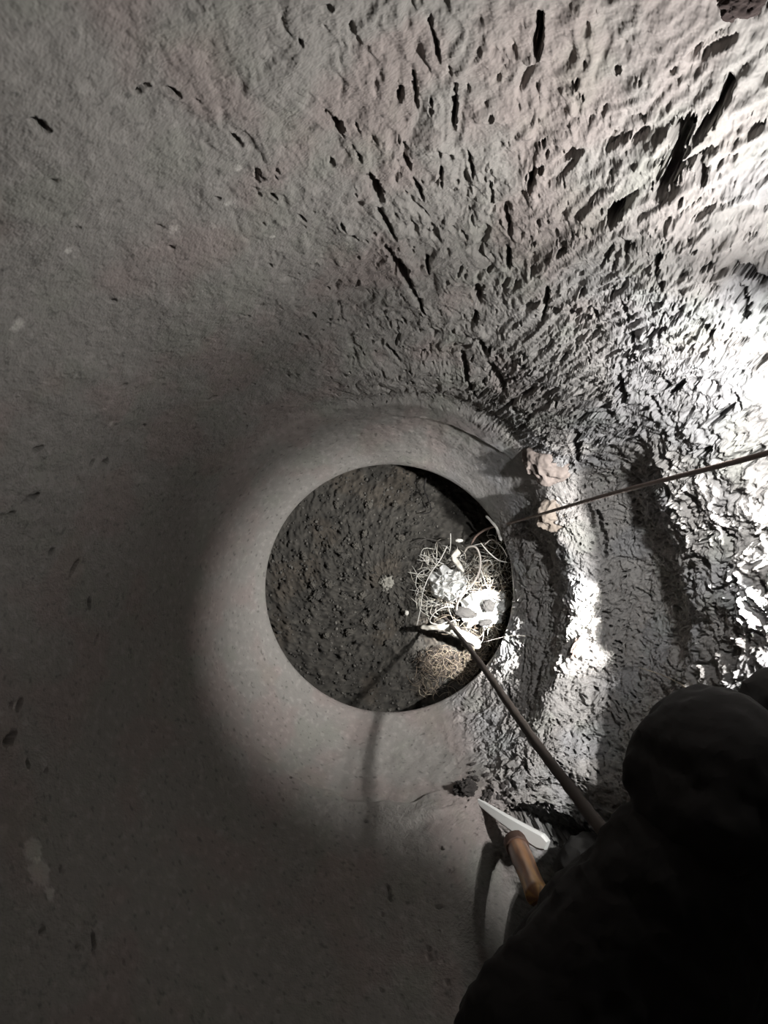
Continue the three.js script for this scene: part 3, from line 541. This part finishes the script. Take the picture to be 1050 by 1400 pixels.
// ---------------------------------------------------------------- torch in the digger's hand and lantern on the wall
{
  const dir = TORCH_AIM.clone().sub(TORCH).normalize(), q = new THREE.Quaternion().setFromUnitVectors(new THREE.Vector3(0, -1, 0), dir);
  const t = thing('torch', 'black hand torch held by the digger beyond the right edge', 'torch', TORCH); t.quaternion.copy(q);
  const v = (a) => a.map(p => new THREE.Vector2(...p));
  part('barrel', new THREE.LatheGeometry(v([[0.0001, .17], [.014, .17], [.017, .167], [.017, .06], [.019, .056], [.019, .04], [.046, .012], [.046, -.004], [.043, -.004], [.040, .004], [.0001, .008]]), 28), M.blackPlastic, t);
  part('switch', new THREE.SphereGeometry(0.005, 12, 8).translate(0.0165, .08, 0), M.blackPlastic, t);
  const lens = part('lens', new THREE.CylinderGeometry(0.040, 0.040, 0.003, 28).translate(0, -0.001, 0), M.glow, t); lens.castShadow = false;
  const src = TORCH.clone().addScaledVector(dir, 0.012);
  for (const [ang, pen, pw, soft] of [[7.4, 0.9, POWER.core, 1], [35.5, 0.5, POWER.spill, 2]]) {
    const s = new THREE.SpotLight(new THREE.Color(1, 0.99, 0.97), pw, 0, ang * DEG, pen, 2); s.position.copy(src); s.target.position.copy(TORCH_AIM); if (soft > 1) s.target.position.add(new THREE.Vector3(0, 0, 0.085)); s.castShadow = true; s.shadow.mapSize.set(2048, 2048); s.shadow.camera.near = 0.01; s.shadow.radius = soft; scene.add(s, s.target);
  }
}
{
  const t = thing('lantern', 'small black battery lantern hung on the right wall beyond the edge', 'lantern', LANTERN);
  const v = (a) => a.map(p => new THREE.Vector2(...p));
  part('base', new THREE.LatheGeometry(v([[.0001, -.05], [.026, -.05], [.028, -.046], [.028, -.028], [.024, -.024], [.0001, -.024]]), 28), M.blackPlastic, t);
  part('top', new THREE.LatheGeometry(v([[.0001, .024], [.024, .024], [.026, .03], [.02, .045], [.0001, .05]]), 28), M.blackPlastic, t);
  const gl = part('globe', new THREE.CylinderGeometry(0.018, 0.018, 0.048, 24), M.glow, t); gl.castShadow = false;
  for (let i = 0; i < 3; i++) { const a = i / 3 * TAU + 0.4; part('guard', new THREE.CylinderGeometry(0.0012, 0.0012, 0.05, 8).translate(Math.cos(a) * 0.0235, 0, Math.sin(a) * 0.0235), M.blackPlastic, t); }
  const hook = taperTube([new THREE.Vector3(0, .048, 0), new THREE.Vector3(0, .075, 0), new THREE.Vector3(.03, .09, -.02), new THREE.Vector3(.36, .09, -.16)], 0.0028, 0.0028, 30, 8); part('hook', hook, M.rust, t);
  const p = new THREE.PointLight(new THREE.Color(1, 1, 0.985), POWER.lantern, 0, 2); p.position.copy(LANTERN); p.castShadow = true; p.shadow.mapSize.set(2048, 2048); p.shadow.camera.near = 0.02; p.shadow.radius = 0.6; scene.add(p);
  // reflector lamp on the side of the lantern, turned up and away towards the far side of the shaft
  const head = new THREE.Group(); head.quaternion.setFromUnitVectors(new THREE.Vector3(0, 1, 0), LANTERN_DIR); head.position.copy(LANTERN_DIR).multiplyScalar(0.03); head.name = 'reflector'; t.add(head);
  part('cup', new THREE.LatheGeometry(v([[.0001, -.012], [.008, -.012], [.02, .01], [.022, .01], [.022, .014], [.019, .014], [.0001, .009]]), 28), M.blackPlastic, head);
  const le = part('lens', new THREE.CylinderGeometry(0.0185, 0.0185, 0.003, 28).translate(0, 0.0135, 0), M.glow, head); le.castShadow = false;
  const foot = part('lens', new THREE.CylinderGeometry(0.022, 0.022, 0.003, 28).translate(0, -0.0515, 0), M.glow, t); foot.castShadow = false;
  const dn = new THREE.SpotLight(new THREE.Color(1, 1, 0.985), POWER.down, 0, 56 * DEG, 1, 2); dn.position.copy(LANTERN).add(new THREE.Vector3(0, -0.06, 0)); dn.target.position.copy(LANTERN).add(new THREE.Vector3(0.0, -0.7, -0.10)); dn.castShadow = true; dn.shadow.mapSize.set(2048, 2048); dn.shadow.camera.near = 0.02; dn.shadow.radius = 0.8; scene.add(dn, dn.target);
  const s = new THREE.SpotLight(new THREE.Color(1, 0.99, 0.97), POWER.lamp, 0, 80 * DEG, 1, 2); s.position.copy(LANTERN).addScaledVector(LANTERN_DIR, 0.05); s.target.position.copy(LANTERN).add(LANTERN_DIR); s.castShadow = true; s.shadow.mapSize.set(2048, 2048); s.shadow.camera.near = 0.02; s.shadow.radius = 0.8; scene.add(s, s.target);
}

renderer.render(scene, camera);
